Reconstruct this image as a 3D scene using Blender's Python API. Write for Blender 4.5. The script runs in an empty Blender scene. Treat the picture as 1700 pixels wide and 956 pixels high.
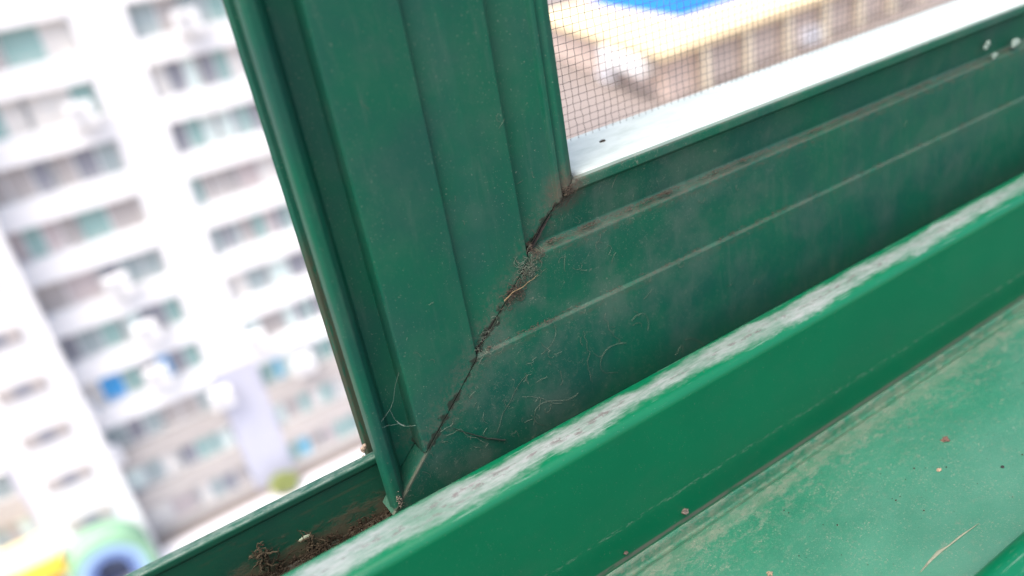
import bpy, bmesh, math, random
from mathutils import Vector, Matrix, noise
R = random.Random(7)
SC = bpy.context.scene
COL = SC.collection
U = 0.0013                      # one profile unit in metres

# ------------------------------------------------------------------ camera
AX = Vector((0.83192321, -0.36657804, 0.41656249))   # world X, Y, Z seen in the lens axes (right, down, forward)
AY = Vector((-0.52998598, -0.3025466, 0.79219973))
AZ = Vector((-0.16437346, -0.87982163, -0.44597676))
cd = bpy.data.cameras.new('camera'); cam = bpy.data.objects.new('camera', cd); COL.objects.link(cam)
r_, d_, f_ = [Vector((AX[i], AY[i], AZ[i])) for i in range(3)]
m = Matrix((r_, -d_, -f_)).transposed().to_4x4()
cam.matrix_world = m
cd.sensor_width = 36; cd.lens = 1315.9 / 1700 * 36
cd.clip_start = 0.005; cd.clip_end = 6000
cd.dof.use_dof = True; cd.dof.focus_distance = 0.166; cd.dof.aperture_fstop = 9.0
cd.dof.aperture_blades = 0
SC.camera = cam

# ------------------------------------------------------------------ light
SUN_EL, SUN_AZ = 64, -118         # azimuth measured from +Y towards +X
w = bpy.data.worlds.new('World'); SC.world = w; w.use_nodes = True
nt = w.node_tree
sky = nt.nodes.new('ShaderNodeTexSky'); sky.sky_type = 'NISHITA'; sky.sun_disc = False
sky.sun_elevation = math.radians(SUN_EL); sky.sun_rotation = math.radians(SUN_AZ)
sky.air_density = 1.0; sky.dust_density = 6.0; sky.ozone_density = 1.0; sky.altitude = 50
nt.links.new(sky.outputs[0], nt.nodes['Background'].inputs[0])
nt.nodes['Background'].inputs[1].default_value = 0.15
sl = bpy.data.lights.new('sun', 'SUN'); sl.energy = 1.0; sl.angle = math.radians(50); sl.color = (1, .96, .9)
so = bpy.data.objects.new('sun', sl); COL.objects.link(so)
sd = Vector((math.sin(math.radians(SUN_AZ)) * math.cos(math.radians(SUN_EL)), math.cos(math.radians(SUN_AZ)) * math.cos(math.radians(SUN_EL)), math.sin(math.radians(SUN_EL))))
so.rotation_euler = sd.to_track_quat('Z', 'Y').to_euler()
SC.view_settings.view_transform = 'Standard'; SC.view_settings.look = 'None'
SC.view_settings.gamma = 1; SC.view_settings.use_curve_mapping = False
SC.view_settings.exposure = 1.5
SC.render.engine = 'CYCLES'
SC.cycles.use_denoising = True; SC.cycles.max_bounces = 6
SC.cycles.use_adaptive_sampling = False

# ------------------------------------------------------------------ helpers
def tag(o, label=None, cat=None, group=None, kind=None):
    if label: o['label'] = label
    if cat: o['category'] = cat
    if group: o['group'] = group
    if kind: o['kind'] = kind
    return o
def empty(name, loc, label, cat, group=None, kind=None):
    o = bpy.data.objects.new(name, None); COL.objects.link(o); o.location = loc; o.empty_display_size = .01
    o['_loc'] = list(loc)
    return tag(o, label, cat, group, kind)
def link(name, me, mat, parent=None, loc=None):
    o = bpy.data.objects.new(name, me); COL.objects.link(o)
    if mat and not me.materials: me.materials.append(mat)
    if loc is not None: o.location = loc
    if parent is not None: o.parent = parent
    return o
def base_of(parent):
    v = Vector((0, 0, 0)); p = parent
    while p is not None:
        v += Vector(p.location); p = p.parent
    return v
def mesh(name, vs, fs, mat, parent=None, smooth=None, loc=None):
    """verts in world metres; the object gets its own base"""
    b = base_of(parent)
    if loc is None: loc = b
    loc = Vector(loc)
    me = bpy.data.meshes.new(name)
    me.from_pydata([tuple(Vector(v) - loc) for v in vs], [], fs)
    bm = bmesh.new(); bm.from_mesh(me); bmesh.ops.recalc_face_normals(bm, faces=bm.faces); bm.to_mesh(me); bm.free()
    if smooth is not None:
        me.shade_smooth(); me.set_sharp_from_angle(angle=math.radians(smooth))
    me.update()
    return link(name, me, mat, parent, loc - b)
BOXF = [(0, 1, 3, 2), (4, 6, 7, 5), (0, 4, 5, 1), (2, 3, 7, 6), (0, 2, 6, 4), (1, 5, 7, 3)]
class Acc:
    def __init__(s): s.v = []; s.f = []
    def box(s, x0, x1, y0, y1, z0, z1):
        n = len(s.v)
        s.v += [(x, y, z) for x in (x0, x1) for y in (y0, y1) for z in (z0, z1)]
        s.f += [tuple(n + i for i in f) for f in BOXF]; return s
    def tube(s, pts, r, k=3, taper=False):
        pts = [Vector(p) for p in pts]; n0 = len(s.v); N = len(pts)
        for i, p in enumerate(pts):
            t = (pts[min(i + 1, N - 1)] - pts[max(i - 1, 0)])
            if t.length < 1e-12: t = Vector((0, 0, 1))
            t.normalize()
            a = t.cross(Vector((.31, .52, .79))).normalized(); b = t.cross(a)
            rr = r * (1 - .75 * i / max(1, N - 1)) if taper else r
            for j in range(k):
                q = 2 * math.pi * j / k
                s.v.append(tuple(p + (a * math.cos(q) + b * math.sin(q)) * rr))
        for i in range(N - 1):
            for j in range(k):
                a0 = n0 + i * k + j; a1 = n0 + i * k + (j + 1) % k
                s.f.append((a0, a1, a1 + k, a0 + k))
        s.f.append(tuple(n0 + j for j in range(k))); s.f.append(tuple(n0 + (N - 1) * k + j for j in reversed(range(k))))
        return s
    def lump(s, c, r, seed, sq=(1, 1, 1), sub=2, rough=.45):
        bm = bmesh.new(); bmesh.ops.create_icosphere(bm, subdivisions=sub, radius=1)
        n0 = len(s.v)
        for v in bm.verts:
            d = 1 + rough * noise.noise(v.co * 1.7 + Vector((seed * 3.1, seed, -seed))) + rough * .5 * noise.noise(v.co * 4.3 + Vector((seed, 9, 1)))
            p = v.co * d * r
            s.v.append((c[0] + p.x * sq[0], c[1] + p.y * sq[1], c[2] + p.z * sq[2]))
        s.f += [tuple(n0 + v.index for v in f.verts) for f in bm.faces]; bm.free(); return s
    def build(s, name, mat, parent=None, smooth=None, loc=None):
        return mesh(name, s.v, s.f, mat, parent, smooth, loc)
def box(name, x0, x1, y0, y1, z0, z1, mat, parent=None, loc=None):
    return Acc().box(x0, x1, y0, y1, z0, z1).build(name, mat, parent, None, loc)
def fillet(pts, closed=True):
    """pts: (a, b, radius); corners become arcs"""
    out = []; n = len(pts)
    for i, (a, b, r) in enumerate(pts):
        p = Vector((a, b)); q = Vector(pts[i - 1][:2]); s = Vector(pts[(i + 1) % n][:2])
        if r <= 0: out.append(p); continue
        u = (q - p); v = (s - p); lu, lv = u.length, v.length; u.normalize(); v.normalize()
        ang = u.angle(v)
        if ang > 3.1: out.append(p); continue
        d = min(r / math.tan(ang / 2), lu * .48, lv * .48); rr = d * math.tan(ang / 2)
        c = p + (u + v).normalized() * (rr / math.sin(ang / 2))
        t0 = p + u * d - c; t1 = p + v * d - c
        tot = t0.angle_signed(t1); k = 6
        for j in range(k + 1):
            th = -tot * j / k
            out.append(c + Vector((t0.x * math.cos(th) - t0.y * math.sin(th), t0.x * math.sin(th) + t0.y * math.cos(th))))
    return out
def extrude(name, prof, to3, ends, mat, parent=None, nseg=1, smooth=30):
    """prof: 2D points; ends(p) -> (t0, t1); to3(p, t) -> units"""
    n = len(prof); vs = []; fs = []
    for k in range(nseg + 1):
        for p in prof:
            t0, t1 = ends(p); t = t0 + (t1 - t0) * k / nseg
            vs.append(tuple(Vector(to3(p, t)) * U))
    for k in range(nseg):
        for i in range(n):
            j = (i + 1) % n
            fs.append((k * n + i, k * n + j, (k + 1) * n + j, (k + 1) * n + i))
    fs.append(tuple(range(n))[::-1]); fs.append(tuple(nseg * n + i for i in range(n)))
    return mesh(name, vs, fs, mat, parent, smooth)

# ------------------------------------------------------------------ node helpers
class NT:
    def __init__(s, name):
        s.m = bpy.data.materials.new(name); s.m.use_nodes = True; s.t = s.m.node_tree
        s.b = s.t.nodes['Principled BSDF']
        g = s.t.nodes.new('ShaderNodeNewGeometry'); s.geo = g
        v = s.t.nodes.new('ShaderNodeVectorMath'); v.operation = 'SCALE'; v.inputs['Scale'].default_value = 1 / U
        s.t.links.new(g.outputs['Position'], v.inputs[0]); s.P = v.outputs[0]
        x = s.t.nodes.new('ShaderNodeSeparateXYZ'); s.t.links.new(s.P, x.inputs[0]); s.X, s.Y, s.Z = x.outputs
        x = s.t.nodes.new('ShaderNodeSeparateXYZ'); s.t.links.new(g.outputs['True Normal'], x.inputs[0]); s.NX, s.NY, s.NZ = x.outputs
    def put(s, sock, v):
        if hasattr(v, 'links') or isinstance(v, bpy.types.NodeSocket): s.t.links.new(v, sock)
        else:
            if isinstance(v, (tuple, list)) and len(v) == 3 and sock.type == 'RGBA': v = (*v, 1)
            sock.default_value = v
    def ma(s, op, a, b=0., c=None, clamp=False):
        n = s.t.nodes.new('ShaderNodeMath'); n.operation = op; n.use_clamp = clamp
        s.put(n.inputs[0], a); s.put(n.inputs[1], b)
        if c is not None: s.put(n.inputs[2], c)
        return n.outputs[0]
    def add(s, a, b, clamp=False): return s.ma('ADD', a, b, clamp=clamp)
    def mul(s, a, b, clamp=False): return s.ma('MULTIPLY', a, b, clamp=clamp)
    def mx(s, a, b): return s.ma('MAXIMUM', a, b)
    def noise(s, scale, detail=3, rough=.55, stretch=(1, 1, 1), dist=0, off=0, out=0):
        mp = s.t.nodes.new('ShaderNodeMapping'); s.put(mp.inputs[0], s.P)
        mp.inputs['Location'].default_value = (off, off * .7, -off); mp.inputs['Scale'].default_value = stretch
        n = s.t.nodes.new('ShaderNodeTexNoise'); s.t.links.new(mp.outputs[0], n.inputs['Vector'])
        n.inputs['Scale'].default_value = scale; n.inputs['Detail'].default_value = detail
        n.inputs['Roughness'].default_value = rough; n.inputs['Distortion'].default_value = dist
        return n.outputs[out]
    def ramp(s, v, a, b, x=0., y=1.):
        n = s.t.nodes.new('ShaderNodeMapRange'); n.interpolation_type = 'SMOOTHSTEP'
        s.put(n.inputs[0], v); n.inputs[1].default_value = a; n.inputs[2].default_value = b
        n.inputs[3].default_value = x; n.inputs[4].default_value = y
        return n.outputs[0]
    def band(s, v, c, half, soft):
        return s.ramp(s.ma('ABSOLUTE', s.ma('SUBTRACT', v, c)), half, half + soft, 1, 0)
    def mix(s, f, a, b):
        n = s.t.nodes.new('ShaderNodeMix'); n.data_type = 'RGBA'
        s.put(n.inputs[0], f); s.put(n.inputs[6], a); s.put(n.inputs[7], b)
        return n.outputs[2]
    def fibres(s, scale, width=.008, off=0, mask=(.5, .62)):
        """thin curling threads: level lines of a distorted noise, broken up"""
        a = s.noise(scale, 1.5, .5, dist=.8, off=off)
        l = s.ramp(s.ma('ABSOLUTE', s.ma('SUBTRACT', a, .5)), width * .3, width, 1, 0)
        return s.mul(l, s.ramp(s.noise(scale * .8, 2, off=off + 33), mask[0], mask[1]))
    def done(s, col, rough, bump=None, bs=.2, bd=.15, spec=.5, alb=.48):
        v = s.t.nodes.new('ShaderNodeVectorMath'); v.operation = 'SCALE'; v.inputs['Scale'].default_value = alb
        s.put(v.inputs[0], col); col = v.outputs[0]
        s.put(s.b.inputs['Base Color'], col); s.put(s.b.inputs['Roughness'], rough)
        s.b.inputs['Specular IOR Level'].default_value = spec
        if bump is not None:
            n = s.t.nodes.new('ShaderNodeBump'); n.inputs['Strength'].default_value = bs; n.inputs['Distance'].default_value = bd * U
            s.put(n.inputs['Height'], bump); s.t.links.new(n.outputs[0], s.b.inputs['Normal'])
        return s.m
def plain(name, col, rough=.7, var=.12, scale=2.0, metal=0, spec=.5):
    m = bpy.data.materials.new(name); m.use_nodes = True; t = m.node_tree; b = t.nodes['Principled BSDF']
    tc = t.nodes.new('ShaderNodeTexCoord'); n = t.nodes.new('ShaderNodeTexNoise'); n.inputs['Scale'].default_value = scale
    n.inputs['Detail'].default_value = 4; t.links.new(tc.outputs['Object'], n.inputs['Vector'])
    r = t.nodes.new('ShaderNodeMix'); r.data_type = 'RGBA'
    r.inputs[6].default_value = (*[c * (1 - var) for c in col], 1); r.inputs[7].default_value = (*[min(1, c * (1 + var)) for c in col], 1)
    t.links.new(n.outputs[0], r.inputs[0]); t.links.new(r.outputs[2], b.inputs['Base Color'])
    b.inputs['Roughness'].default_value = rough; b.inputs['Metallic'].default_value = metal; b.inputs['Specular IOR Level'].default_value = spec
    return m

GREEN = (0.006, 0.155, 0.086)
GREEN2 = (0.015, 0.128, 0.090)
DUST = (0.33, 0.29, 0.25)
BROWN = (0.13, 0.088, 0.060)
RAIL_GLARE = (.96, 1.06, 1.0)

def sash_paint():
    s = NT('dusty_green_sash_paint')
    col = s.mix(s.ramp(s.noise(.06, 4), .35, .65), GREEN, GREEN2)
    col = s.mix(s.mul(s.ramp(s.noise(9, 3, .7), .4, .75), .25), col, (.03, .17, .11))
    # miter line: x - z = 109.4
    dm = s.ma('ABSOLUTE', s.ma('SUBTRACT', s.ma('SUBTRACT', s.X, s.Z), 109.4))
    dmr = dm
    dm = s.add(dm, s.mul(s.ma('SUBTRACT', s.noise(.5, 4, .7), .5), 7))
    nearm = s.ramp(dm, .2, 7.5, 1, 0)
    # rail side of the miter (x - z > 109.4) is far dustier than the stile
    rail = s.ramp(s.ma('SUBTRACT', s.X, s.Z), 109.0, 110.0)
    inner = s.ramp(s.ma('SUBTRACT', s.X, s.Z), 175, 112, 0, 1)
    film = s.mul(s.ramp(s.noise(.10, 5, .65, off=4), .42, .72), s.add(.12, s.mul(rail, .34)))
    film = s.mul(film, s.add(.55, s.mul(inner, .6)))
    grain = s.ramp(s.noise(3.2, 4, .75, off=9), .60, .68)
    speck = s.mul(grain, s.add(s.mul(s.ramp(s.noise(.22, 3, off=20), .46, .66), s.add(.4, s.mul(rail, .6))), s.mul(s.mul(rail, inner), .45), clamp=True))
    f1 = s.fibres(.62, .010, 3, (.55, .62)); f2 = s.fibres(1.3, .016, 8, (.58, .64))
    fib = s.mul(s.mx(f1, f2), s.add(s.mul(rail, .85), .10))
    fib = s.mul(fib, s.add(.35, s.mul(inner, .65)))
    near_top = s.mul(s.ramp(s.noise(1.2, 5, .8, off=2), .38, .62), s.mul(nearm, s.ramp(s.Z, -79, -76, .15, .62)))
    ledge = s.mul(s.mul(s.ramp(s.NZ, .25, .6), s.ramp(dmr, .3, .9)), s.ramp(s.noise(.9, 5, .8, (.35, 1, 1), off=5), .34, .56, .12, .95))
    below = s.mx(s.mul(s.band(s.Z, -53.0, .2, 1.6), 1.0), s.mul(s.band(s.Z, -66.1, .1, 1.0), .6))
    below = s.mul(s.mul(below, rail), s.ramp(s.noise(1.4, 6, .85, (.5, 1, 1), off=77), .45, .66))
    gr = s.ramp(s.noise(2.6, 6, .85, off=66), .38, .60)
    # top of the rail: pale dust, whitened by sky glare painted into the colour
    top = s.mul(s.ramp(s.Z, -43.6, -42.7), s.mul(s.ramp(s.NZ, .8, .98), s.ramp(s.X, 66, 70)))
    ledge_b = s.mul(ledge, s.ma('SUBTRACT', 1, top))
    # grime in the corner at the opening
    cx_ = s.ma('SUBTRACT', s.X, 65.6); cz_ = s.add(s.Z, 44.2)
    dc = s.ma('SQRT', s.add(s.mul(cx_, cx_), s.mul(cz_, cz_)))
    corner = s.ramp(s.add(dc, s.mul(s.ma('SUBTRACT', s.noise(1.1, 5, .8, off=14), .5), 5)), 1.2, 5.2, 1, 0)
    # rust coloured dirt in the outer groove of the stile
    groove = s.mul(s.band(s.Y, 109.4, 3.4, 1.2), s.mul(s.ramp(s.X, 28.6, 28.2), s.mul(s.ramp(s.Z, -38, -46), s.ramp(s.noise(.7, 5, .8, (2.5, 2.5, .35), off=6), .38, .5))))
    # dull grey bloom on the stile face below the grooves
    pin = s.mul(s.ramp(s.noise(4.2, 2, .5, off=101), .70, .73), .8)
    smear = s.mul(s.ramp(s.noise(.35, 5, .7, (1.6, 1, .22), off=111), .52, .72), .28)
    col = s.mix(smear, col, (.10, .20, .15))
    col = s.mix(pin, col, (.34, .40, .30))
    band = s.mul(s.ramp(s.noise(.5, 4, .7, (1, 1, .25), off=41), .45, .8), .2)
    col = s.mix(band, col, (.05, .15, .11))
    col = s.mix(film, col, (.16, .22, .18))
    col = s.mix(s.mul(speck, .55), col, (.34, .40, .30))
    col = s.mix(s.mul(fib, .55), col, (.34, .36, .27))
    col = s.mix(s.mul(near_top, s.add(.45, s.mul(gr, .7)), clamp=True), col, (.17, .165, .13))
    col = s.mix(s.mul(ledge_b, s.add(.15, s.mul(gr, .6))), col, (.125, .10, .08))
    col = s.mix(s.mul(below, .7), col, (.15, .125, .095))
    col = s.mix(s.mul(top, s.ramp(s.noise(.35, 4, .6, (.5, 1, 1), off=3), .2, .7, .72, .96)), col, RAIL_GLARE)
    col = s.mix(s.mul(corner, s.add(.35, s.mul(gr, .5))), col, (.16, .115, .09))
    col = s.mix(s.mul(groove, .6), col, BROWN)
    # seam grime lines right at the joint
    hi = s.ramp(s.Z, -78.2, -77.2)
    seam = s.mul(hi, s.ramp(dm, .0, .9, 1, 0))
    cut = s.mul(s.ramp(s.Z, -77, -78.5), s.mul(s.ramp(dmr, .25, .75, 1, 0), s.ramp(s.Y, 100.6, 100.2)))
    col = s.mix(s.mul(cut, .6), col, (.24, .21, .17))
    col = s.mix(s.mul(seam, .75), col, (.035, .028, .024))
    rough = s.add(.42, s.mul(s.add(film, s.add(near_top, speck)), .45), clamp=True)
    bump = s.add(s.mul(s.noise(2.2, 5, .75), .6), s.add(s.mul(fib, .5), s.mul(speck, .4)))
    return s.done(col, rough, bump, .26, .12, .18, .50)

def track_paint():
    """front track rail: glossy green with scraped, dusty crown"""
    s = NT('green_track_paint')
    col = s.mix(s.ramp(s.noise(.05, 3), .3, .7), (0.001, .205, .086), (0.001, .188, .080))
    up = s.ramp(s.NZ, .55, .95)
    cy = s.add(85.9, s.mul(s.ma('SUBTRACT', s.noise(.06, 3, .6, (1, .3, .3)), .5), 3.2))
    wob = s.mul(s.ma('SUBTRACT', s.noise(.45, 4, .65, (.35, 1, 1), off=7), .5), 3.6)
    dcen = s.add(s.add(s.ma('ABSOLUTE', s.ma('SUBTRACT', s.Y, cy)), wob), s.mul(s.ma('SUBTRACT', s.noise(.10, 3, .6, (.5, .2, 1), off=191), .5), 3.2))
    wide = s.mul(up, s.ramp(s.add(dcen, s.mul(s.ma('SUBTRACT', s.noise(2.6, 4, .8, (.3, 1, 1), off=15), .5), 2.2)), 1.0, 3.1, 1, 0))
    wide = s.mul(wide, s.ramp(s.noise(.28, 4, .65, (.3, 1.2, 1), off=151), .30, .62, .55, 1))
    scr = s.ramp(s.noise(1.1, 5, .75, (.16, 1.1, 1), off=11), .42, .60)
    patch = s.ramp(s.noise(.16, 3, .6, (.4, 1, 1), off=71), .35, .65)
    dark = s.mul(s.ramp(s.noise(1.0, 6, .78, (.5, 1.1, 1), off=31), .53, .56), s.mul(up, s.ramp(dcen, -.4, 1.2, 1, 0)))
    lines = s.mul(s.ramp(s.noise(1.8, 3, .6, (.05, 1.6, 1), off=91), .60, .68), s.mul(up, .4))
    col = s.mix(s.mul(wide, s.add(s.add(s.mul(patch, .16), .44), s.mul(s.ramp(s.noise(1.8, 4, .7, (.2, 1.1, 1), off=12), .38, .60), .24), clamp=True)), col, (.55, .56, .57))
    col = s.mix(lines, col, (.5, .6, .55))
    col = s.mix(s.mul(dark, .75), col, (.20, .15, .155))
    film = s.mul(s.ramp(s.noise(.12, 5, .7, (.5, 1, 1), off=121), .45, .75), s.ramp(s.NZ, .8, .3, 0, .16))
    col = s.mix(film, col, (.06, .17, .11))
    pin = s.mul(s.ramp(s.noise(3.6, 2, .5, off=131), .71, .735), .5)
    col = s.mix(pin, col, (.3, .4, .3))
    hair = s.fibres(.22, .0035, 141, (.54, .60))
    col = s.mix(s.mul(hair, .35), col, (.03, .25, .14))
    # dusty line low on the inner face
    low = s.mul(s.band(s.Z, -95.6, .12, .5), s.ramp(s.noise(2, 5, .8, (.3, 1, 1), off=17), .50, .62))
    col = s.mix(s.mul(low, .5), col, (.3, .4, .32))
    cre = s.mul(s.band(s.Z, -102.4, .2, .5), s.ramp(s.noise(.8, 4, .7, (.3, 1, 1), off=19), .25, .5))
    col = s.mix(s.mul(cre, .8), col, (.22, .2, .17))
    rough = s.add(.30, s.mul(s.mul(wide, scr), .35))
    bump = s.add(s.mul(s.noise(2.2, 5, .75, (.25, 1, 1)), s.add(.08, s.mul(wide, .6))), s.mul(dark, -.8))
    return s.done(col, rough, bump, .22, .12, .34, .50)

def sill_paint():
    s = NT('dusty_green_sill_paint')
    col = s.mix(s.ramp(s.noise(.05, 4), .3, .7), (0.006, .20, .10), (0.010, .17, .09))
    d = s.ma('SUBTRACT', 81.5, s.Y)                      # distance from the track rail
    near = s.ramp(d, 1.2, 22, 1, 0)
    streak = s.add(s.noise(.5, 7, .8, (.55, 1, 1), off=3), s.mul(s.ma('SUBTRACT', s.noise(3.5, 3, .7, off=37), .5), .35))
    blot = s.add(s.noise(.42, 6, .8, (.8, 1, 1), off=13), s.mul(s.ma('SUBTRACT', s.noise(4.5, 3, .7, off=47), .5), .25))
    dust = s.mul(s.ramp(s.add(streak, s.mul(near, .13)), .56, .72), s.add(.25, s.mul(near, .6)))
    dust = s.mx(dust, s.mul(s.ramp(blot, .56, .70), .5))
    dust = s.mul(dust, s.ramp(s.noise(2.4, 4, .8, off=53), .3, .6, .45, 1))
    line = s.mul(s.band(d, 6.2, .2, 2.0), s.ramp(s.noise(.7, 5, .75, (.35, 1, 1), off=23), .25, .6))
    haze_sheen = s.add(s.ramp(s.noise(.08, 4, .6, (.6, 1, 1), off=29), .3, .75, .04, .2), s.ramp(d, 8, 30, 0, .14))  # patchy milky film plus a painted sheen that grows towards the front
    col = s.mix(haze_sheen, col, (.22, .46, .35))
    fine = s.mul(s.ramp(s.noise(5, 4, .8), .55, .68), .22)
    col = s.mix(fine, col, (.40, .46, .36))
    run = s.mul(s.ramp(s.noise(.4, 5, .7, (2.2, .22, 1), dist=.6, off=201), .56, .68), .22)
    col = s.mix(run, col, (.03, .26, .15))
    col = s.mix(s.mul(dust, .75), col, (.28, .30, .225))
    col = s.mix(s.mul(line, .35), col, (.26, .27, .20))
    scr = s.fibres(.35, .004, 5, (.55, .62))
    col = s.mix(s.mul(scr, .35), col, (.42, .5, .4))
    spk = s.ramp(s.noise(2.2, 2, .5, off=55), .735, .76)
    col = s.mix(s.mul(spk, .8), col, (.035, .04, .03))
    rough = s.add(.36, s.mul(dust, .4), clamp=True)
    grit = s.mul(s.ramp(s.noise(3.0, 4, .75, (.8, 1, 1), off=171), .56, .64), s.ramp(s.noise(.25, 5, .75, off=181), .42, .60, .10, .75))
    col = s.mix(grit, col, (.34, .36, .26))
    tint = s.ramp(s.noise(6, 3, .8, off=161), .35, .65, 0, .16)
    col = s.mix(tint, col, (.02, .10, .06))
    bump = s.add(s.mul(s.noise(3.2, 6, .85), 1.0), dust)
    return s.done(col, rough, bump, .45, .14, .45, .54)

def channel_paint():
    s = NT('grimy_green_channel_paint')
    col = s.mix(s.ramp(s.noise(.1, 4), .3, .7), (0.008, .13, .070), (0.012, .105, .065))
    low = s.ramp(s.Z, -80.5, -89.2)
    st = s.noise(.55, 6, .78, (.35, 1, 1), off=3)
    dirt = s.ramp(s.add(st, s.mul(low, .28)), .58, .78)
    l1 = s.mul(s.band(s.Z, -81.2, .08, .35), s.ramp(s.noise(.8, 4, .7, (.3, 1, 1), off=19), .4, .6))
    film = s.mul(s.ramp(s.noise(3, 4, .8, off=8), .5, .75), .35)
    col = s.mix(film, col, (.12, .17, .10))
    col = s.mix(s.mul(dirt, .8), col, (.12, .095, .05))
    col = s.mix(s.mul(l1, .35), col, (.13, .12, .07))
    tp = s.ramp(s.NZ, .3, .9)
    col = s.mix(s.mul(tp, s.mul(s.ramp(s.noise(1.2, 5, .8, (.3, 1, 1)), .4, .6), .35)), col, (.45, .52, .46))
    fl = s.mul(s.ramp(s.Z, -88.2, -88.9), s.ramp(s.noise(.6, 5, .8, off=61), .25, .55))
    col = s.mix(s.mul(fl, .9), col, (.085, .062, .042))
    return s.done(col, s.add(.4, s.mul(dirt, .5), clamp=True), s.add(s.noise(2.4, 5, .8), dirt), .3, .15, .45)

M_SASH, M_TRACK, M_SILL, M_CHAN = sash_paint(), track_paint(), sill_paint(), channel_paint()
M_GAP = plain('dark_joint_grime', (.018, .014, .012), .95, .4, 900)
M_WIRE = plain('dull_wire', (.11, .095, .085), .7, .2, 900)
M_LINT = plain('brown_lint', (.08, .062, .048), .95, .4, 1500, spec=.1)
M_LINTP = plain('pale_lint', (.11, .13, .10), .95, .4, 1500, spec=.1)
M_WEB = plain('cobweb_silk', (.20, .25, .21), .8, .2, 1500, spec=.3)
M_DEBRIS = plain('brown_dirt_crumbs', (.028, .021, .014), .97, .5, 700, spec=.1)
M_GRIT = plain('dark_grit', (.04, .032, .025), .9, .5, 900, spec=.2)
M_STRAW = plain('tan_straw', (.17, .12, .065), .8, .3, 900, spec=.2)
M_CHIP = plain('pale_paint_chip', (.25, .32, .27), .7, .2, 900)

# ================================================================== THE WINDOW
# ---- fixed frame with its two tracks
frame = empty('window_frame', Vector((90, 85, -101)) * U, 'green painted aluminium window frame with raised track rails and dusty sill', 'window frame')
X0, X1 = -160, 640
def along_x(p, t): return (t, p[0], p[1])
full = lambda p: (X0, X1)
extrude('front_rail', fillet([(81.5, -110, 0), (81.5, -98.6, .8), (81.5, -76.5, 1.5), (85.6, -76.2, 6), (90, -76.6, 1.3), (90, -110, 0)]), along_x, full, M_TRACK, frame, 4)
extrude('sill_plate', fillet([(42, -109, 0), (42, -101.0, 0), (60, -101.1, 6), (77.2, -101.2, 1.2), (78.3, -104.2, .8), (80.4, -105.0, .5), (81.0, -103.6, .4), (81.3, -103.2, .2), (82.2, -103.2, 0), (82.2, -109, 0)]), along_x, full, M_SILL, frame, 4)  # groove beside the rail is shaped in to keep the crease dark
extrude('track_floor', fillet([(89.5, -92, 0), (89.5, -89, 0), (106, -89, 0), (106, -92, 0)]), along_x, full, M_CHAN, frame, 2)
extrude('back_rail', fillet([(105, -100, 0), (105.15, -84, 4), (105, -79.0, .3), (104.6, -78.5, .3), (104.5, -77.2, .5), (106.4, -77.2, .4), (106.4, -100, 0)]), along_x, full, M_CHAN, frame, 2)
extrude('inner_rail', fillet([(32.5, -106, 0), (32.5, -92.6, 2.5), (40.8, -92.6, 3.4), (42.4, -101.2, 1.5), (44.4, -102, .1), (44.4, -106, 0)]), along_x, full, M_TRACK, frame, 4)
scratch = Acc()
def sillz(y): return -101.12 if y < 60 else -101.2
# peeling scratch on the sill
sp = [(1528, 950), (1543, 932), (1560, 915), (1576, 905), (1597, 888), (1625, 869)]
def un(px, py, x=None, y=None, z=None):
    d = Vector((px - 850, py - 478, 1315.9)); v = Vector((d.dot(AX), d.dot(AY), d.dot(AZ)))
    k = y / v.y if y is not None else (x / v.x if x is not None else z / v.z)
    return v * k
ws = [.05, .3, .5, .22, .3, .04]; vs = []; fs = []
for (px, py), w_ in zip(sp, ws):
    p = un(px, py, z=-100.93)
    vs += [p + Vector((.2, -w_ * .5, 0)), p + Vector((-.1, w_ * .1, .12)), p + Vector((-.2, w_ * .6, 0))]
for i in range(len(sp) - 1):
    for j in range(2): a = i * 3 + j; fs.append((a, a + 1, a + 4, a + 3))
mesh('paint_scratch', [tuple(v * U) for v in vs], fs, plain('bare_scratch', (.17, .18, .13), .8, .5, 900), frame)

# ---- the sliding screen sash: stile and rail meet in a miter x - z = 109.4
sash = empty('screen_sash', Vector((45, 104, -86)) * U, 'dusty dark green sliding insect screen sash with a mitered corner and fine wire mesh', 'window sash')
GAP = .16
ZT = 330
stile_prof = [(67, 118, .4), (67, 100.0, .55), (65.6, 99.7, .5), (65.1, 100.25, .15), (64.7, 100.25, .15), (64.4, 99.85, .25), (63.7, 99.95, .3), (63.4, 100.7, .2),
              (57.6, 101.9, .3), (56.7, 101.7, .15), (56.5, 100.1, .35), (50, 100.25, 2), (44.4, 101.0, .3), (44.0, 99.85, .35), (38, 99.75, 2), (31.5, 99.9, .45),
              (31.5, 103.8, .25), (28.2, 104.0, .3), (27.5, 102.6, .3), (26.9, 100.9, .3), (25.9, 99.5, .6), (24.25, 99.3, .85), (24.1, 101.9, 1.0), (25.0, 102.9, .2), (26.8, 103.4, .2), (27.9, 106.4, .3),
              (27.9, 112.0, .2), (25.75, 112.1, .35), (25.25, 112.8, .3), (25.5, 113.4, .4), (27, 114, .2), (27, 118, .2)]
def stile_end(p): return (max(p[0] - 109.4 + GAP, -85.6), ZT)
extrude('stile', fillet(stile_prof), lambda p, t: (p[0], p[1], t), stile_end, M_SASH, sash, 3, 28)
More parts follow.
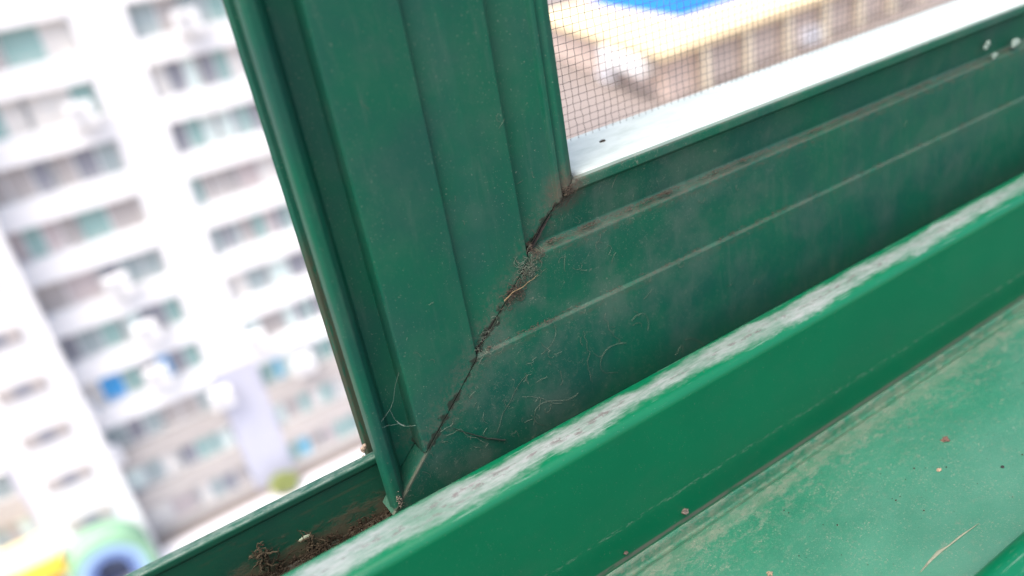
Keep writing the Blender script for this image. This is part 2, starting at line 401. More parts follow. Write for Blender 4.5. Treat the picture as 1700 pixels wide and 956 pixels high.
# rail: u runs down from the opening
rail_prof = [(0, 118, .4), (0, 100.6, .5), (.5, 99.75, .55), (1.9, 99.7, .3), (2.3, 100.1, .15), (2.6, 100.6, .2), (9.2, 101.9, .5), (9.75, 101.3, .3), (10.3, 100.1, .5),
             (16, 100.2, 3), (22.7, 100.35, .25), (23.1, 99.85, .3), (30, 99.75, 2), (43.4, 99.75, .3), (43.4, 104.25, .1), (34.5, 104.25, 0), (34.5, 118, .3)]
def rail_end(p):
    z = -42.4 - p[0]
    return (z + 109.4 + GAP, X1 - 40)
extrude('bottom_rail', fillet(rail_prof), lambda p, t: (t, p[1], -42.4 - p[0]), rail_end, M_SASH, sash, 3, 28)
# dark grime seated in the open joint
vs = []; fs = []
n = 46
for i in range(n + 1):
    u = 1.2 + 32.6 * i / n
    x = 67 - u; z = -42.4 - u
    y = 101.0 if 2.5 < u < 9.9 else (100.5 if u < 23 else 100.0)
    wq = .15 + .18 * abs(noise.noise(Vector((u * .9, 3, 1)))) + (.18 if 4 < u < 9 else 0) - (.1 if u > 24 else 0)
    o = .12 * noise.noise(Vector((u * 1.4, 8, 2)))
    for sgn, dy in ((-1, .0), (0, .55), (1, .0)):
        vs.append((x + (sgn * wq + o) * .7, y - .06 * (sgn == -1) + dy + .05 * noise.noise(Vector((u * 2, sgn, 5))), z - (sgn * wq + o) * .7))
for i in range(n):
    for j in range(2): a = i * 3 + j; fs.append((a, a + 1, a + 4, a + 3))
vs = [tuple(Vector(v) * U) for v in vs]
mesh('joint_seam', vs, fs, M_GAP, sash)
# insect mesh
A = Acc(); YM = 116.2; px_, pz_ = 1.62, 1.34; zs0, zs1 = -44, 26
nz = int((zs1 - zs0) / pz_); nx = int((300 - 65) / px_)
rr = .058
def wx(i, k): return 65.6 + i * px_ + .30 * noise.noise(Vector((i * .35, k * .16, 2))) + .20 * noise.noise(Vector((i * 2.1, k * .9, 7)))
def wz(i, k): return zs0 + k * pz_ + .16 * noise.noise(Vector((i * .11, k * .45, 12))) + .10 * noise.noise(Vector((i * .7, k * 1.9, 17)))
for i in range(nx):
    A.tube([(wx(i, k) * U, (YM + .07 * (1 if (i + k) % 2 else -1)) * U, wz(i, k) * U) for k in range(nz)], rr * U)
for k in range(nz):
    A.tube([(wx(i, k) * U, (YM - .07 * (1 if (i + k) % 2 else -1)) * U, wz(i, k) * U) for i in range(nx)], rr * U)
tag(A.build('screen_mesh', M_WIRE, sash), kind='stuff')

# ---- dust, lint, webs
def walk(p, n, step, turn, dirs, seed):
    rg = random.Random(seed); a = rg.uniform(0, 6.28); pts = [Vector(p)]; da = rg.uniform(-turn, turn)
    e1, e2 = dirs
    for _ in range(n):
        da = da * .8 + rg.uniform(-turn, turn) * .5; a += da
        pts.append(pts[-1] + e1 * (step * math.cos(a)) + e2 * (step * math.sin(a)) + Vector((0, -abs(rg.gauss(0, .03)), 0)) * 0)
    return pts
EX, EY, EZ = Vector((1, 0, 0)), Vector((0, 1, 0)), Vector((0, 0, 1))
def face_y(x, z):
    """front surface of the sash under (x, z)"""
    u = (67 - x) if x - z < 109.4 else (-42.4 - z)
    if u < 2.3: return 99.7
    if u < 9.5: return 100.7 + (u - 2.6) * .18
    if u < 22.3: return 100.1 + max(0, u - 16) * .14
    return 99.75
def fib(acc, x, z, n, seed, r=.045, step=.45, turn=.9, off=.12):
    pts = walk((x, 0, z), n, step, turn, (EX, EZ), seed)
    pts = [Vector((p.x, face_y(p.x, p.z) - off, p.z)) for p in pts]
    k = [pts[0]]
    for p in pts[1:]:
        if abs(p.y - k[-1].y) > .8: break
        k.append(p)
    if len(k) > 2: acc.tube([p * U for p in k], r * U)
A = Acc(); B = Acc()
for i in range(64):                      # fine pale fibres on the rail, thinning to the right
    q = R.expovariate(1 / 32.); u = R.uniform(10.5, 42)
    z = -42.4 - u; x = z + 109.8 + q
    if z < -86: continue
    fib(A, x, z, R.randint(3, 9), i, r=.026, step=.35, turn=.7)
for i in range(7):
    u = R.uniform(24, 43); z = -42.4 - u; x = z + 109.8 + R.uniform(2, 60)
    fib(A, x, z, R.randint(12, 26), i + 300, r=.028, step=.6, turn=.3)
for i in range(14):                      # a few on the stile
    x = R.uniform(33, 62); z = x - 109.4 + R.expovariate(1 / 18.)
    fib(A, x, z, R.randint(3, 6), i + 500, r=.022, step=.3)
tag(A.build('pale_fibre', M_LINTP, None, None, Vector((70, 99, -60)) * U), 'scattered pale fibres and lint clinging to the dusty green rail', 'lint', kind='stuff')
# brown lint tangles along the joint
def tangle(name, label, c, rad, n, mat, seed, ax=(1, 1), r=.05):
    T = Acc(); rg = random.Random(seed)
    for i in range(n):
        t = rg.gauss(0, .5) * rad * ax[0]; s_ = rg.gauss(0, .28) * rad * ax[1]
        x = c[0] + t * .707 + s_ * .707; z = c[1] + t * .707 - s_ * .707
        pts = walk((x, 0, z), rg.randint(5, 13), .28, 1.1, (EX, EZ), seed * 100 + i)
        T.tube([Vector((p.x, face_y(p.x, p.z) - .1 - .35 * rg.random() * (1 - j / 14), p.z)) * U for j, p in enumerate(pts)], r * rg.uniform(.6, 1.2) * U)
    for i in range(n // 2):
        x = c[0] + rg.gauss(0, .45) * rad; z = c[1] + rg.gauss(0, .45) * rad
        T.lump(Vector((x, face_y(x, z) - .05, z)) * U, rg.uniform(.05, .13) * U, i + seed, sub=1)
    return tag(T.build(name, mat, None, None, Vector((c[0], 99, c[1])) * U), label, 'lint', 'lint caught along the mitered joint', kind='stuff')
tangle('lint_tangle', 'crumbly brown lint packed into the corner of the screen opening', (65.3, -44.8), 1.9, 34, M_LINT, 3, (1, 1), .032)
tangle('lint_tangle', 'brown lint at the middle kink of the mitered joint', (58.0, -51.6), 1.0, 24, M_LINT, 4, (1.3, .6), .035)
tangle('lint_tangle', 'loose tan lint tuft just below the joint kink', (56.3, -54.2), 2.2, 46, M_LINTP, 5, (.9, 1.1), .035)
tangle('lint_tangle', 'brown fibrous lint lying across the lower half of the joint', (53.2, -57.2), 1.8, 50, M_LINT, 6, (1.6, .5), .04)
tangle('lint_tangle', 'thin grey lint speckling the joint near the lower groove', (46.5, -63.4), 1.6, 26, M_LINTP, 7, (1.9, .4), .03)
# lint lying on the ledges
A = Acc()
for (u0, yy, xs, n) in ((9.6, 100.8, 61, 1500), (22.7, 100.2, 46, 700)):
    z0 = -42.4 - u0
    for i in range(n):
        x = xs + R.random() ** 1.3 * 150; a = R.uniform(0, 3.14)
        if noise.noise(Vector((x * .22, u0, 4))) < R.uniform(-.35, .3): continue
        c = Vector((x, yy + R.uniform(-.45, .35), z0 + .30 + R.uniform(-.2, .35)))
        if R.random() < .5: A.lump(c * U, R.uniform(.04, .11) * U, i, (1.6, 1, .7), 1)
        else:
            l = R.uniform(.3, 1.0); A.tube([(c + Vector((math.cos(a) * l * t, -.1, math.sin(a) * l * .4 * t + .1 * math.sin(t * 5)))) * U for t in (-1, -.4, .2, .8)], .026 * U)
tag(A.build('ledge_lint', M_LINT, None, None, Vector((90, 101, -55)) * U), 'brown dust and lint settled along the two narrow ledges of the rail', 'dust', kind='stuff')
# single things
def thread(name, label, cat, pix, r, mat, y=99.5, taper=True, jitter=.1, seed=1, group=None):
    pts = [un(a, b, y=y) for a, b in pix]; out = []
    for i in range(len(pts) - 1):
        for k in range(6):
            t = k / 6; p = pts[i].lerp(pts[i + 1], t)
            out.append(p + Vector((noise.noise(p * .8 + Vector((seed, 0, 0))), .3 * noise.noise(p + Vector((0, seed, 0))), noise.noise(p * .8 + Vector((0, 0, seed))))) * jitter)
    out.append(pts[-1])
    A = Acc().tube([p * U for p in out], r * U, 5, taper)
    return tag(A.build(name, mat, None, 60, pts[0] * U), label, cat, group)
thread('dead_grass_blade', 'short dark dead grass blade stuck to the rail beside the joint', 'grass blade', [(838, 730), (808, 727), (778, 719), (752, 711)], .17, plain('dark_blade', (.012, .022, .014), .7, .3, 900), 99.45, True, .2, 3)
thread('lint_thread', 'pale curled thread hanging beside the dark grass blade', 'thread', [(742, 722), (765, 713), (785, 725), (800, 731), (812, 737), (806, 742)], .028, M_LINTP, 99.4, False, .5, 5)
thread('straw_bit', 'thin curved tan straw lying across the mitered joint', 'straw', [(838, 500), (850, 486), (868, 476), (886, 463), (893, 455)], .10, M_STRAW, 99.6, True, .25, 8)
thread('lint_thread', 'long wavy pale thread on the lower rail face', 'thread', [(968, 548), (978, 580), (976, 612), (984, 634)], .028, M_LINTP, 99.6, False, .7, 9)
thread('lint_thread', 'pale wisp curling on the rail right of the longest thread', 'thread', [(1005, 520), (1010, 545), (1022, 560), (1040, 570)], .025, M_LINTP, 99.6, False, .7, 12)
thread('lint_thread', 'fine diagonal hair near the screen opening corner', 'thread', [(1030, 278), (1020, 300), (1016, 312)], .025, M_LINTP, 100.4, False, .15, 14)
web = empty('cobweb', un(655, 690, y=101.5) * U, 'faint cobweb strands bridging the recess between stile face and round bead', 'cobweb')
def strand(pix, r, sag=.3, ys=None):
    ys = ys or [100] * len(pix)
    pts = [un(a, b, y=yy) for (a, b), yy in zip(pix, ys)]; out = []
    for i in range(len(pts) - 1):
        for k in range(5):
            t = k / 5; out.append(pts[i].lerp(pts[i + 1], t) + Vector((0, 0, -sag * math.sin(math.pi * t) * .3)))
    out.append(pts[-1])
    Acc().tube([p * U for p in out], r * U, 4).build('strand', M_WEB, web, 60)
strand([(656, 640), (652, 668), (647, 680), (628, 706)], .017, .2, [102.5, 102, 101.5, 99.6])
strand([(647, 680), (656, 697), (668, 705)], .017, .2, [101.5, 101.2, 101])
strand([(622, 713), (645, 706), (662, 703), (670, 707), (690, 706)], .018, .3, [99.4, 100, 100.6, 100.6, 99.8])
strand([(659, 699), (664, 704), (671, 706)], .055, .1, [100.8, 100.7, 100.6])
strand([(676, 560), (664, 610), (656, 640)], .022, .2, [99.7, 101.5, 102.5])
# crumb at the foot of the outer lip, dust on the foot of the bead
A = Acc()
for i in range(14):
    c = un(603 + R.gauss(0, 2), 744 + R.gauss(0, 4), y=110); A.lump(c * U, R.uniform(.12, .4) * U, i, sub=2)
tag(A.build('dust_crumb', plain('peach_crumb', (.26, .2, .15), .9, .3, 900), None, 60, un(604, 745, y=110) * U), 'peach coloured crumb of dried dirt at the foot of the outer stile lip', 'crumb')
A = Acc()
for i in range(70):
    t_ = .7 + .35 * R.random(); c = un(651 + 14 * t_ + R.gauss(0, 2.4), 800 + 36 * t_ + R.gauss(0, 3), y=99.25 + R.uniform(-.05, .2)); A.lump(c * U, R.uniform(.03, .11) * U, i, sub=1)
tag(A.build('dust_pile', plain('tan_dust', (.18, .15, .115), .95, .3, 900), None, 60, un(660, 832, y=99.3) * U), 'small tan dust pile at the foot of the round bead', 'dust', kind='stuff')
# debris in the channel
A = Acc()
for i in range(900):
    x = -40 + 66 * R.random(); y = 104.6 - abs(R.gauss(0, 2.0)); h = max(0, 1.6 * math.exp(-((x - 4) / 11) ** 2) + 1.0 * math.exp(-((x - 20) / 6) ** 2))
    z = -88.9 + R.random() * (h + .4) * 1.4
    A.lump(Vector((x, min(y, 104.5), z)) * U, R.choice((.1, .12, .16, .2, .34)) * U, i, (R.uniform(.7, 1.6), 1, .8), 1, .7)
for i in range(130):
    x = -8 + 30 * R.random(); c = Vector((x, 104.3 - R.random() * 3, -88 + R.random() * 3.0 * math.exp(-((x - 5) / 10) ** 2)))
    pts = [c]
    d = Vector((R.gauss(0, 1), -.2 * R.random(), R.gauss(0, .8))).normalized()
    for k in range(R.randint(4, 9)):
        d = (d + Vector((R.gauss(0, .5), R.gauss(0, .15), R.gauss(0, .5)))).normalized(); pts.append(pts[-1] + d * .5)
    A.tube([Vector((p.x, min(p.y, 104.6), p.z)) * U for p in pts], R.uniform(.05, .16) * U, 4, True)
tag(A.build('track_debris', M_DEBRIS, None, None, Vector((5, 103, -89)) * U), 'dark brown crumbly dirt and rootlets heaped in the track channel', 'debris', kind='stuff')
for nm, lab, cx, cy, seed, rad in (('dirt_clump', 'upright twisted clump of dry roots in the track channel', 434, 918, 3, 1.5), ('dirt_clump', 'smaller ragged root clump nearest the round bead', 520, 905, 8, 1.3)):
    T = Acc(); rg = random.Random(seed); c0 = un(cx, cy, y=104.0)
    for i in range(34):
        p = c0 + Vector((rg.gauss(0, .35), rg.uniform(-.5, .3), rg.gauss(-.3, 1.0))) * rad; pts = [p]
        d = Vector((rg.gauss(0, .6), 0, rg.gauss(0, 1))).normalized()
        for k in range(rg.randint(4, 9)):
            d = (d + Vector((rg.gauss(0, .5), rg.gauss(0, .2), rg.gauss(0, .5)))).normalized(); pts.append(pts[-1] + d * .38)
        T.tube([Vector((q.x, min(q.y, 104.6), q.z)) * U for q in pts], rg.uniform(.08, .2) * U, 5, True)
    for i in range(26):
        T.lump((c0 + Vector((rg.gauss(0, .4), rg.uniform(-.4, .2), rg.gauss(-.4, .9))) * rad) * U, rg.uniform(.12, .34) * U, i, (1, 1, 1.3), 1, .8)
    tag(T.build(nm, plain('dry_root', (.05, .040, .026), .95, .4, 900, spec=.1), None, None, c0 * U), lab, 'dirt', 'dirt clumps in the track')
L = Acc().lump(un(506, 893, y=104.2) * U, .75 * U, 4, (1.5, .25, .55), 2, .3)
tag(L.build('seed_husk', plain('pale_husk', (.2, .23, .16), .7, .2, 900), None, 60, un(506, 893, y=104.4) * U), 'pale oval seed husk on the channel wall above the dirt', 'seed husk')
# grit on the sill
A = Acc()
for i in range(170):
    x = R.uniform(20, 190); y = 47 + 30 * R.random() ** .7
    A.lump(Vector((x, y, -100.98 if y < 66 else -101.2)) * U, R.choice((.04, .05, .06, .08, .08, .14)) * U, i, (1.3, 1, .6), 1)
tag(A.build('sill_grit', M_GRIT, None, None, Vector((100, 66, -101)) * U), 'tiny dark grit grains sprinkled over the dusty green sill', 'grit', kind='stuff')
def crumb(px, py, r, col, label):
    p = un(px, py, z=-101.0)
    if p.y > 77: p = un(px, py, y=81.2)
    o = Acc().lump(p * U, r * U, px % 17, (1.2, 1, .8), 3, .7).build('dirt_crumb', plain('crumb_brown', col, .9, .4, 1500), None, 60, p * U)
    tag(o, label, 'crumb')
crumb(1569, 730, .55, (.10, .055, .04), 'largest brown dirt crumb, alone on the green sill')
crumb(1559, 780, .34, (.28, .19, .13), 'small tan dirt crumb on the sill below the largest one')
crumb(1664, 775, .24, (.02, .02, .02), 'small black speck on the right of the sill')
crumb(1278, 952, .36, (.20, .15, .10), 'tan crumb at the bottom of the photo on the sill')
crumb(1137, 849, .5, (.10, .08, .065), 'grey brown crumb lodged where the track rail meets the sill')
crumb(1039, 918, .30, (.07, .05, .04), 'dark crumb in the crease between track rail and sill')
p = un(1000, 234, z=-42.3)
tag(Acc().lump(p * U, .42 * U, 5, (1.5, 1, .5), 2).build('dead_bug', M_GRIT, None, 60, p * U), 'tiny dark bug lying on the pale top of the rail', 'bug')
# pale flecks far right on the rail
for (px, py, r, lab) in ((1641, 72, .9, 'upper pale paint fleck at the right end of the rail groove'), (1650, 95, .75, 'lower pale paint fleck below the rail groove'), (1686, 72, 1.25, 'widest pale paint fleck at the right edge of the rail')):
    p = un(px, py, y=100.1)
    T = Acc()
    for k in range(4): T.lump((p + Vector((R.gauss(0, .9), 0, R.gauss(0, .5)))) * U, r * R.uniform(.4, .7) * U, k + px, (1.3, .3, .7), 2, .6)
    tag(T.build('paint_fleck', M_CHIP, None, 60, p * U), lab, 'paint fleck', 'pale paint flecks on the rail')

# ================================================================== OUTSIDE
GZ = -27.9
M_WHITE = plain('white_facade_paint', (.80, .80, .80), .8, .04, .3)
M_BEIGE = plain('greyish_beige_facade', (.44, .41, .39), .85, .12, .3)
M_LILAC = plain('pale_lilac_column', (.48, .49, .57), .85, .05, .3)  # lower columns, greyer and bluer than the white above
M_FRAMEW = plain('white_window_frame', (.7, .72, .72), .5, .05, 1)
M_INT = plain('dim_balcony_wall', (.48, .46, .45), .9, .1, .5)  # balcony wall and pane colours are lightened to imitate bright haze
def glass(name, c): return plain(name, c, .3, .2, .7)
G = [glass('grey_teal_glass', (0.34, 0.41, 0.42)), glass('mint_curtained_glass', (0.64, 0.75, 0.72)), glass('dark_grey_glass', (0.26, 0.27, 0.31)),
     glass('warm_grey_glass', (0.43, 0.40, 0.39)), glass('pale_curtained_glass', (0.69, 0.67, 0.64)), glass('teal_glass', (0.27, 0.43, 0.41)), glass('rosy_grey_glass', (0.51, 0.45, 0.45))]
M_BLUE = glass('bright_blue_screened_glass', (.05, .33, .68)); M_CYAN = glass('cyan_blue_screened_glass', (.12, .45, .62))
tag(box('ground', -1500, 1500, -1500, 1500, GZ - .5, GZ, plain('pale_concrete_ground', (.20, .17, .155), .9, .15, .05), None, (0, 0, GZ)), kind='structure')
tag(Acc().box(-14, 22, 33.5, 38.9, GZ + .01, GZ + .12).build('pavement', plain('white_paving', (.68, .67, .70), .85, .06, .4), None, None, (4, 36, GZ)), kind='structure')

apt = empty('apartment_building', (3, 46, GZ), 'long white apartment block with rows of balcony windows across the street', 'building')
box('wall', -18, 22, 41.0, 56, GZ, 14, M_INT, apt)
PITCH = 2.68
ZTOP = -1.85
# columns between window blocks, floor to roof (upper white, lower lilac grey)
for (a, b) in ((-7.5, -3.3), (2.5, 4.8), (13.2, 15)):
    box('column', a, b, 39.9, 41.02, -20.0, 14, M_WHITE, apt)
    box('column', a, b, 39.9, 41.02, GZ, -20.003, M_LILAC, apt)
blocks = [(-18, -7.5, [(-12.6, -10.2), (-10.0, -7.6)]), (-3.3, 2.5, [(-3.25, -.45), (-.35, 2.45)]), (4.8, 13.2, [(4.85, 6.95), (7.05, 9.2), (9.3, 12.5)])]
special = {(6, -3.25): (M_BLUE, 1), (6, -.35): (M_BLUE, 1), (7, 4.85): (M_CYAN, 1), (9, 4.85): (M_CYAN, 1)}
RW = random.Random(12)
for k in range(-6, 10):   # floors
    zt = ZTOP - PITCH * k + .1; zb = zt - 1.58
    mp = M_WHITE if zb > -19.5 else M_BEIGE
    for bi, (a, b, wins) in enumerate(blocks):
        if zb < GZ + .3: continue
        box('balcony_parapet', a, b, 39.85, 41.0, max(GZ, zb - PITCH + 1.58), zb, mp, apt)
        rl = Acc().box(a + .05, b - .05, 39.88, 39.92, zb + .33, zb + .37)
        for q in range(int((b - a) / 1.2) + 1): rl.box(a + .08 + q * 1.19, a + .12 + q * 1.19, 39.88, 39.92, zb, zb + .34)
        rl.build('balcony_railing', M_INT, apt)
        for (x0, x1) in wins:
            if k < 0 and bi == 0: continue
            blank = RW.random()
            y = 40.25
            fr = Acc().box(x0, x1, y, y + .12, zb + .002, zb + .07).box(x0, x1, y, y + .12, zt - .07, zt - .002).box(x0, x0 + .06, y, y + .12, zb + .07, zt - .07).box(x1 - .06, x1, y, y + .12, zb + .07, zt - .07)
            n = RW.choice((2, 3, 3, 4)); xm = [x0 + .06 + (x1 - x0 - .12) * (j + (RW.uniform(-.18, .18) if 0 < j < n else 0)) / n for j in range(n + 1)]
            for j in range(1, n): fr.box(xm[j] - .035, xm[j] + .035, y, y + .1, zb + .07, zt - .07)
            fo = fr.build('window', M_FRAMEW, apt)
            sp_ = special.get((k, x0))
            for j in range(n):
                g = RW.choice(G if RW.random() < .6 else [G[0], G[2], G[3], G[5]])
                if sp_ and j == min(sp_[1], n - 1): g = sp_[0]
                box('pane', xm[j] + .02, xm[j + 1] - .02, y + .05, y + .07, zb + .05, zt - .05, g, fo)
box('eave', -18.3, 22.3, 39.6, 56.3, 14, 14.4, M_WHITE, apt)

tower = empty('stair_tower', (-5, 38.6, GZ), 'white stair tower with small dark windows and a painted arch at its foot', 'tower')
box('wall', -6.95, -3.17, 38.5, 39.84, GZ, 14.2, M_WHITE, tower)
for i in range(10):
    zc = (-14.25 + 2.66 * (5 - i)) * .9625
    x0, x1 = -6.15, -4.15
    fo = Acc().box(x0, x1, 38.42, 38.5, zc - .38, zc + .38).build('window', M_BEIGE, tower)
    box('pane', x0 + .05, x0 + .6, 38.40, 38.43, zc - .3, zc + .3, G[3], fo); box('pane', x0 + .66, x1 - .62, 38.40, 38.43, zc - .33, zc + .33, G[2], fo); box('pane', x1 - .56, x1 - .05, 38.40, 38.43, zc - .3, zc + .3, G[3], fo)
def arch(name, cx, cz, r0, r1, y0, y1, mat, par):
    vs = []; fs = []; n = 20
    ring = [(1, 0, GZ - cz)] + [(math.cos(math.pi * i / n), math.sin(math.pi * i / n), 0) for i in range(n + 1)] + [(-1, 0, GZ - cz)]
    for (c_, s_, dz) in ring:
        for r, y in ((r0, y0), (r1, y0), (r1, y1), (r0, y1)): vs.append((cx + r * c_, y, cz + r * s_ + dz))
    for i in range(len(ring) - 1):
        for j in range(4): fs.append((i * 4 + j, i * 4 + (j + 1) % 4, i * 4 + 4 + (j + 1) % 4, i * 4 + 4 + j))
    fs += [(0, 1, 2, 3), tuple((len(ring) - 1) * 4 + j for j in (3, 2, 1, 0))]
    return mesh(name, vs, fs, mat, par)
ac = un(188, 948, y=36.8)
gate = empty('entrance_arch', (ac.x, 37.2, GZ), 'green and blue striped entrance arch in front of the stair tower', 'arch')
arch('green_band', ac.x, ac.z, 1.5, 1.85, 36.8, 38.4, plain('arch_green', (.24, .44, .28), .7, .05), gate)
arch('light_blue_band', ac.x, ac.z, 1.1, 1.497, 36.75, 38.4, plain('arch_light_blue', (.30, .45, .60), .7, .05), gate)
arch('blue_band', ac.x, ac.z, .75, 1.097, 36.7, 38.4, plain('arch_blue', (.12, .19, .40), .7, .05), gate)
box('doorway', ac.x - .8, ac.x + .8, 38.2, 38.38, GZ + .02, ac.z + .78, plain('dark_doorway', (.12, .14, .20), .6, .2), gate)
aw = empty('yellow_awning', (-9, 38.5, -26), 'long yellow awning on the ground floor at the bottom left', 'awning')
Acc().box(-13, -6.9, 37.6, 38.0, -25.6, -24.75).build('front_board', plain('awning_yellow', (.80, .50, .05), .6, .08), aw)
mesh('canopy', [(-13, 37.9, -24.9), (-6.9, 37.9, -24.9), (-6.9, 39.84, -24.3), (-13, 39.84, -24.3), (-13, 37.9, -24.97), (-6.9, 37.9, -24.97), (-6.9, 39.84, -24.37), (-13, 39.84, -24.37)],
     [(0, 1, 2, 3), (7, 6, 5, 4), (0, 4, 5, 1), (1, 5, 6, 2), (2, 6, 7, 3), (3, 7, 4, 0)], plain('awning_cream', (.7, .6, .35), .7, .08), aw)
for x in (-12.8, -10, -7.1): box('post', x - .05, x + .05, 37.75, 37.85, GZ, -25.6, M_FRAMEW, aw)

# outdoor air conditioner units: (px, py) in the photo
acs = [((310, 35), 'near the top right, beside the top right hand windows'), ((135, 190), 'under the third floor window row on the left'), ((196, 475), 'beside the right end of the fifth left window row'), ((244, 552), 'above the right hand blue window'),
       ((140, 690), 'below the left blue window'), ((184, 760), 'low on the facade right of the stair tower'), ((368, 662), 'at the foot of the white column'), ((424, 568), 'beside the lower right windows'), ((262, 626), 'between the two blue windows'), ((505, 605), 'nearest the green window stile')]
M_ACG = plain('grille_grey', (.5, .5, .5), .7, .1, 3)
for (px, py), w_ in acs:
    d = un(px, py, y=39.3); cx, cz = d.x, d.z
    r = empty('air_conditioner_unit', (cx, 39.5, cz - .5), 'white outdoor air conditioner unit ' + w_, 'air conditioner', 'air conditioner units on the apartment facade')
    Acc().box(cx - .55, cx + .55, 39.12, 39.6, cz - .5, cz + .5).build('casing', M_WHITE, r)
    T = Acc()
    for q in (.12, .24, .36):
        T.tube([(cx - .1 + q * math.cos(a * math.pi / 8), 39.09, cz + q * math.sin(a * math.pi / 8)) for a in range(17)], .02, 4)
    T.build('fan_grille', M_ACG, r)
    for s_ in (-.4, .4): box('bracket', cx + s_ - .03, cx + s_ + .03, 39.1, 39.86, cz - .58, cz - .502, M_ACG, r)

# shrub by the pavement
def bush(x, y, h, w_, n, label, seed):
    r = empty('shrub', (x, y, GZ), label, 'shrub'); rg = random.Random(seed)
    T = Acc()
    for i in range(5): a = rg.uniform(0, 6.28); T.tube([(x, y, GZ), (x + .2 * math.cos(a), y + .2 * math.sin(a), GZ + h * .4), (x + w_ * .5 * math.cos(a), y + w_ * .5 * math.sin(a), GZ + h * .8)], .06, 5, True)
    T.build('trunk', plain('bark', (.12, .09, .06), .9, .2), r)
    V = []; F = []
    for i in range(n):
        u = Vector((rg.gauss(0, 1), rg.gauss(0, 1), rg.gauss(0, 1))).normalized() * rg.random() ** .4
        k = 1 + .3 * noise.noise(u * 2 + Vector((seed, 0, 0)))
        c = Vector((x + u.x * w_ * k, y + u.y * w_ * k, GZ + h * .6 + u.z * h * .45 * k))
        a = Vector((rg.gauss(0, 1), rg.gauss(0, 1), rg.gauss(0, 1))).normalized() * .13; b = a.orthogonal().normalized() * .07
        m_ = len(V); V += [c - a, c + b, c + a, c - b]; F.append((m_, m_ + 1, m_ + 2, m_ + 3))
    tag(mesh('crown', V, F, plain('yellow_green_leaves', (.26, .30, .10), .7, .4, 3), r), kind='stuff')
bush(3.9, 38.6, 1.1, .75, 1500, 'yellow green shrub at the foot of the lilac column', 5)

# low building with the blue roof, seen through the screen
low = empty('low_building', (80, 80, GZ), 'low cream building with blue roof and a row of posts, seen through the screen', 'building')
E0 = Vector((66.2, 75.8, -22)); EF = Vector((.9945, .105, 0)); ES = Vector((.264, .9645, 0))
ZE = -22.0
def quad(name, mat, pts2, z0, z1, par=low):
    vs = [(p.x, p.y, z) for z in (z0, z1) for p in pts2]; n = len(pts2)
    fs = [tuple(range(n))[::-1], tuple(n + i for i in range(n))] + [(i, (i + 1) % n, n + (i + 1) % n, n + i) for i in range(n)]
    return mesh(name, vs, fs, mat, par)
def at(a, b): return E0 + EF * a + ES * b
M_CREAM = plain('cream_canopy', (.70, .56, .34), .8, .06, .2)
M_PANEL = plain('brownish_wall_panel', (.58, .48, .42), .85, .12, .25); M_PINK = plain('pinkish_wall', (.70, .56, .48), .85, .1, .3)
quad('roof_slab', M_CREAM, [at(0, 0), at(60, 0), at(60, 52), at(0, 52)], ZE, ZE + .9)
quad('wall', M_PINK, [at(2.2, 2.2), at(58, 2.2), at(58, 50), at(2.2, 50)], GZ, ZE - .003)
quad('side_awning', M_WHITE, [at(-.8, 5), at(2.19, 5), at(2.19, 19), at(-.8, 19)], ZE - 2.6, ZE - .4)
# front posts and the panels between them
posts = []
for px, py in ((1169, 125), (1239, 95), (1305, 65), (1368, 35), (1425, 10), (1479, -15), (1530, -36)):
    d = Vector((px - 850, py - 478, 1315.9)); v = Vector((d.dot(AX), d.dot(AY), d.dot(AZ)))
    # meet the front plane through E0
    nrm = Vector((-EF.y, EF.x, 0)); k = (E0 + nrm * .8).dot(nrm) / v.dot(nrm); q = v * k; posts.append((q - E0).dot(EF))
for i, a in enumerate(posts):
    quad('post', plain('pale_post', (.80, .72, .55), .7, .05), [at(a - .55, .4), at(a + .55, .4), at(a + .55, 1.3), at(a - .55, 1.3)], GZ, ZE - .003)
    if i + 1 < len(posts):
        b = posts[i + 1]; quad('wall_panel', M_PANEL, [at(a + .9, 1.9), at(b - .9, 1.9), at(b - .9, 2.196), at(a + .9, 2.196)], GZ + .5, ZE - .2)
# blue roof set back on the slab, hipped
zb = ZE + .903
def g2(px, py, z):
    d = Vector((px - 850, py - 478, 1315.9)); v = Vector((d.dot(AX), d.dot(AY), d.dot(AZ))); return v * (z / v.z)
c0 = g2(1132, 30, zb); fr_ = Vector((.99, .10, 0)); sd_ = (g2(1006, 11, zb) - c0).normalized()
q = [c0, c0 + fr_ * 40, c0 + fr_ * 40 + sd_ * 34, c0 + sd_ * 34]
rg0 = c0 + fr_ * 9 + sd_ * 17 + Vector((0, 0, 5)); rg1 = c0 + fr_ * 31 + sd_ * 17 + Vector((0, 0, 5))
vs = [tuple(p) for p in q] + [tuple(rg0), tuple(rg1)]
mesh('roof', vs, [(0, 1, 5, 4), (1, 2, 5), (2, 3, 4, 5), (3, 0, 4), (3, 2, 1, 0)], plain('blue_sheet_roof', (.02, .15, .60), .9, .12, .3, spec=.08), low)

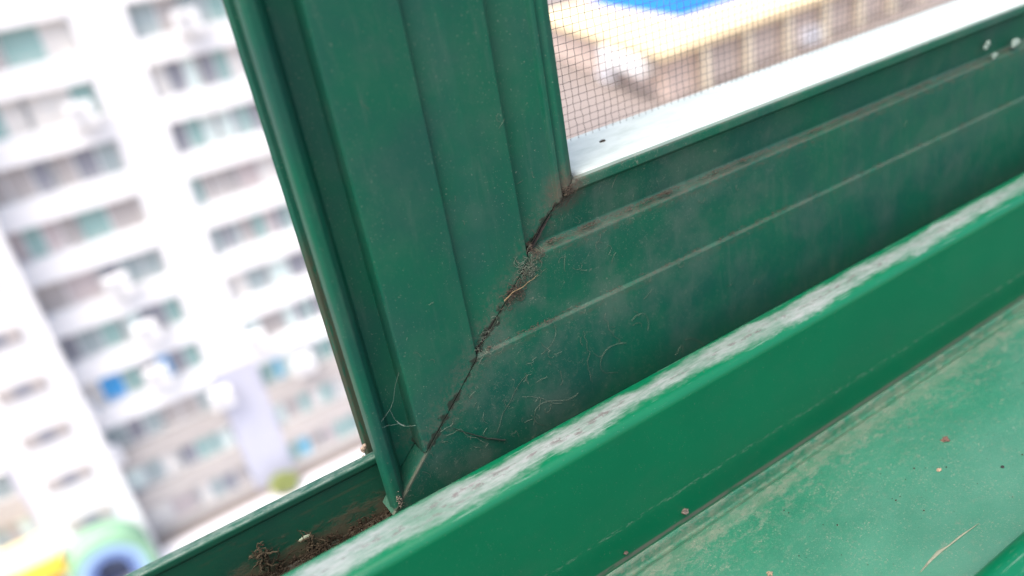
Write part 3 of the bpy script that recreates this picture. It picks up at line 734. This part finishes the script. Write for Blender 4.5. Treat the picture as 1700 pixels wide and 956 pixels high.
def van(px, py, label, l, yaw, seed, h=2.1):
    p = un(px, py, z=GZ); r = empty('parked_van', (p.x, p.y, GZ), label, 'van'); r.rotation_euler = (0, 0, yaw)
    def loc(name, vs, fs, mat, par=None, smooth=None):
        me = bpy.data.meshes.new(name); me.from_pydata(vs, [], fs)
        bm = bmesh.new(); bm.from_mesh(me); bmesh.ops.recalc_face_normals(bm, faces=bm.faces); bm.to_mesh(me); bm.free()
        return link(name, me, mat, par or r)
    side = [(-l / 2, .35), (l / 2, .35), (l / 2, 1.0), (l / 2 - .7, 1.25), (l / 2 - 1.3, h), (-l / 2 + .1, h), (-l / 2, h - .2)]
    n = len(side); vs = [(x, s_, z) for s_ in (-.9, .9) for x, z in side]
    fs = [tuple(range(n))[::-1], tuple(n + i for i in range(n))] + [(i, (i + 1) % n, n + (i + 1) % n, n + i) for i in range(n)]
    loc('body', vs, fs, plain('van_white', (.8, .8, .84), .35, .03))
    for s_ in (-1, 1):
        A = Acc().box(-l / 2 + .5, l / 2 - 1.6, s_ * .905 - .006, s_ * .905 + .006, 1.25, h - .3); loc('side_window', A.v, A.f, G[2])
        for x in (-l / 2 + .9, l / 2 - .9):
            vs = []; fs = []
            for i in range(16):
                a = i * math.pi / 8; vs += [(x + .34 * math.cos(a), s_ * .72, .34 + .34 * math.sin(a)), (x + .34 * math.cos(a), s_ * .93, .34 + .34 * math.sin(a))]
            for i in range(16): fs.append((2 * i, 2 * i + 1, (2 * i + 3) % 32, (2 * i + 2) % 32))
            fs += [tuple(range(0, 32, 2)), tuple(range(31, 0, -2))]
            loc('wheel', vs, fs, plain('tyre_black', (.02, .02, .02), .8))
    vs = [(l / 2 - .72, -.8, 1.28), (l / 2 - .72, .8, 1.28), (l / 2 - 1.27, .8, h - .07), (l / 2 - 1.27, -.8, h - .07)]
    vs = [(x + .03, y, z + .02) for x, y, z in vs]; loc('windscreen', vs, [(0, 1, 2, 3)], G[2])
van(1345, 72, 'white van parked before the posts of the low cream building', 5.2, .1, 1, 2.4)
van(1010, 135, 'white van parked beside the pink side wall of the low building', 5.0, 1.25, 2, 2.2)
for o in bpy.data.objects:
    if '_loc' in o: del o['_loc']
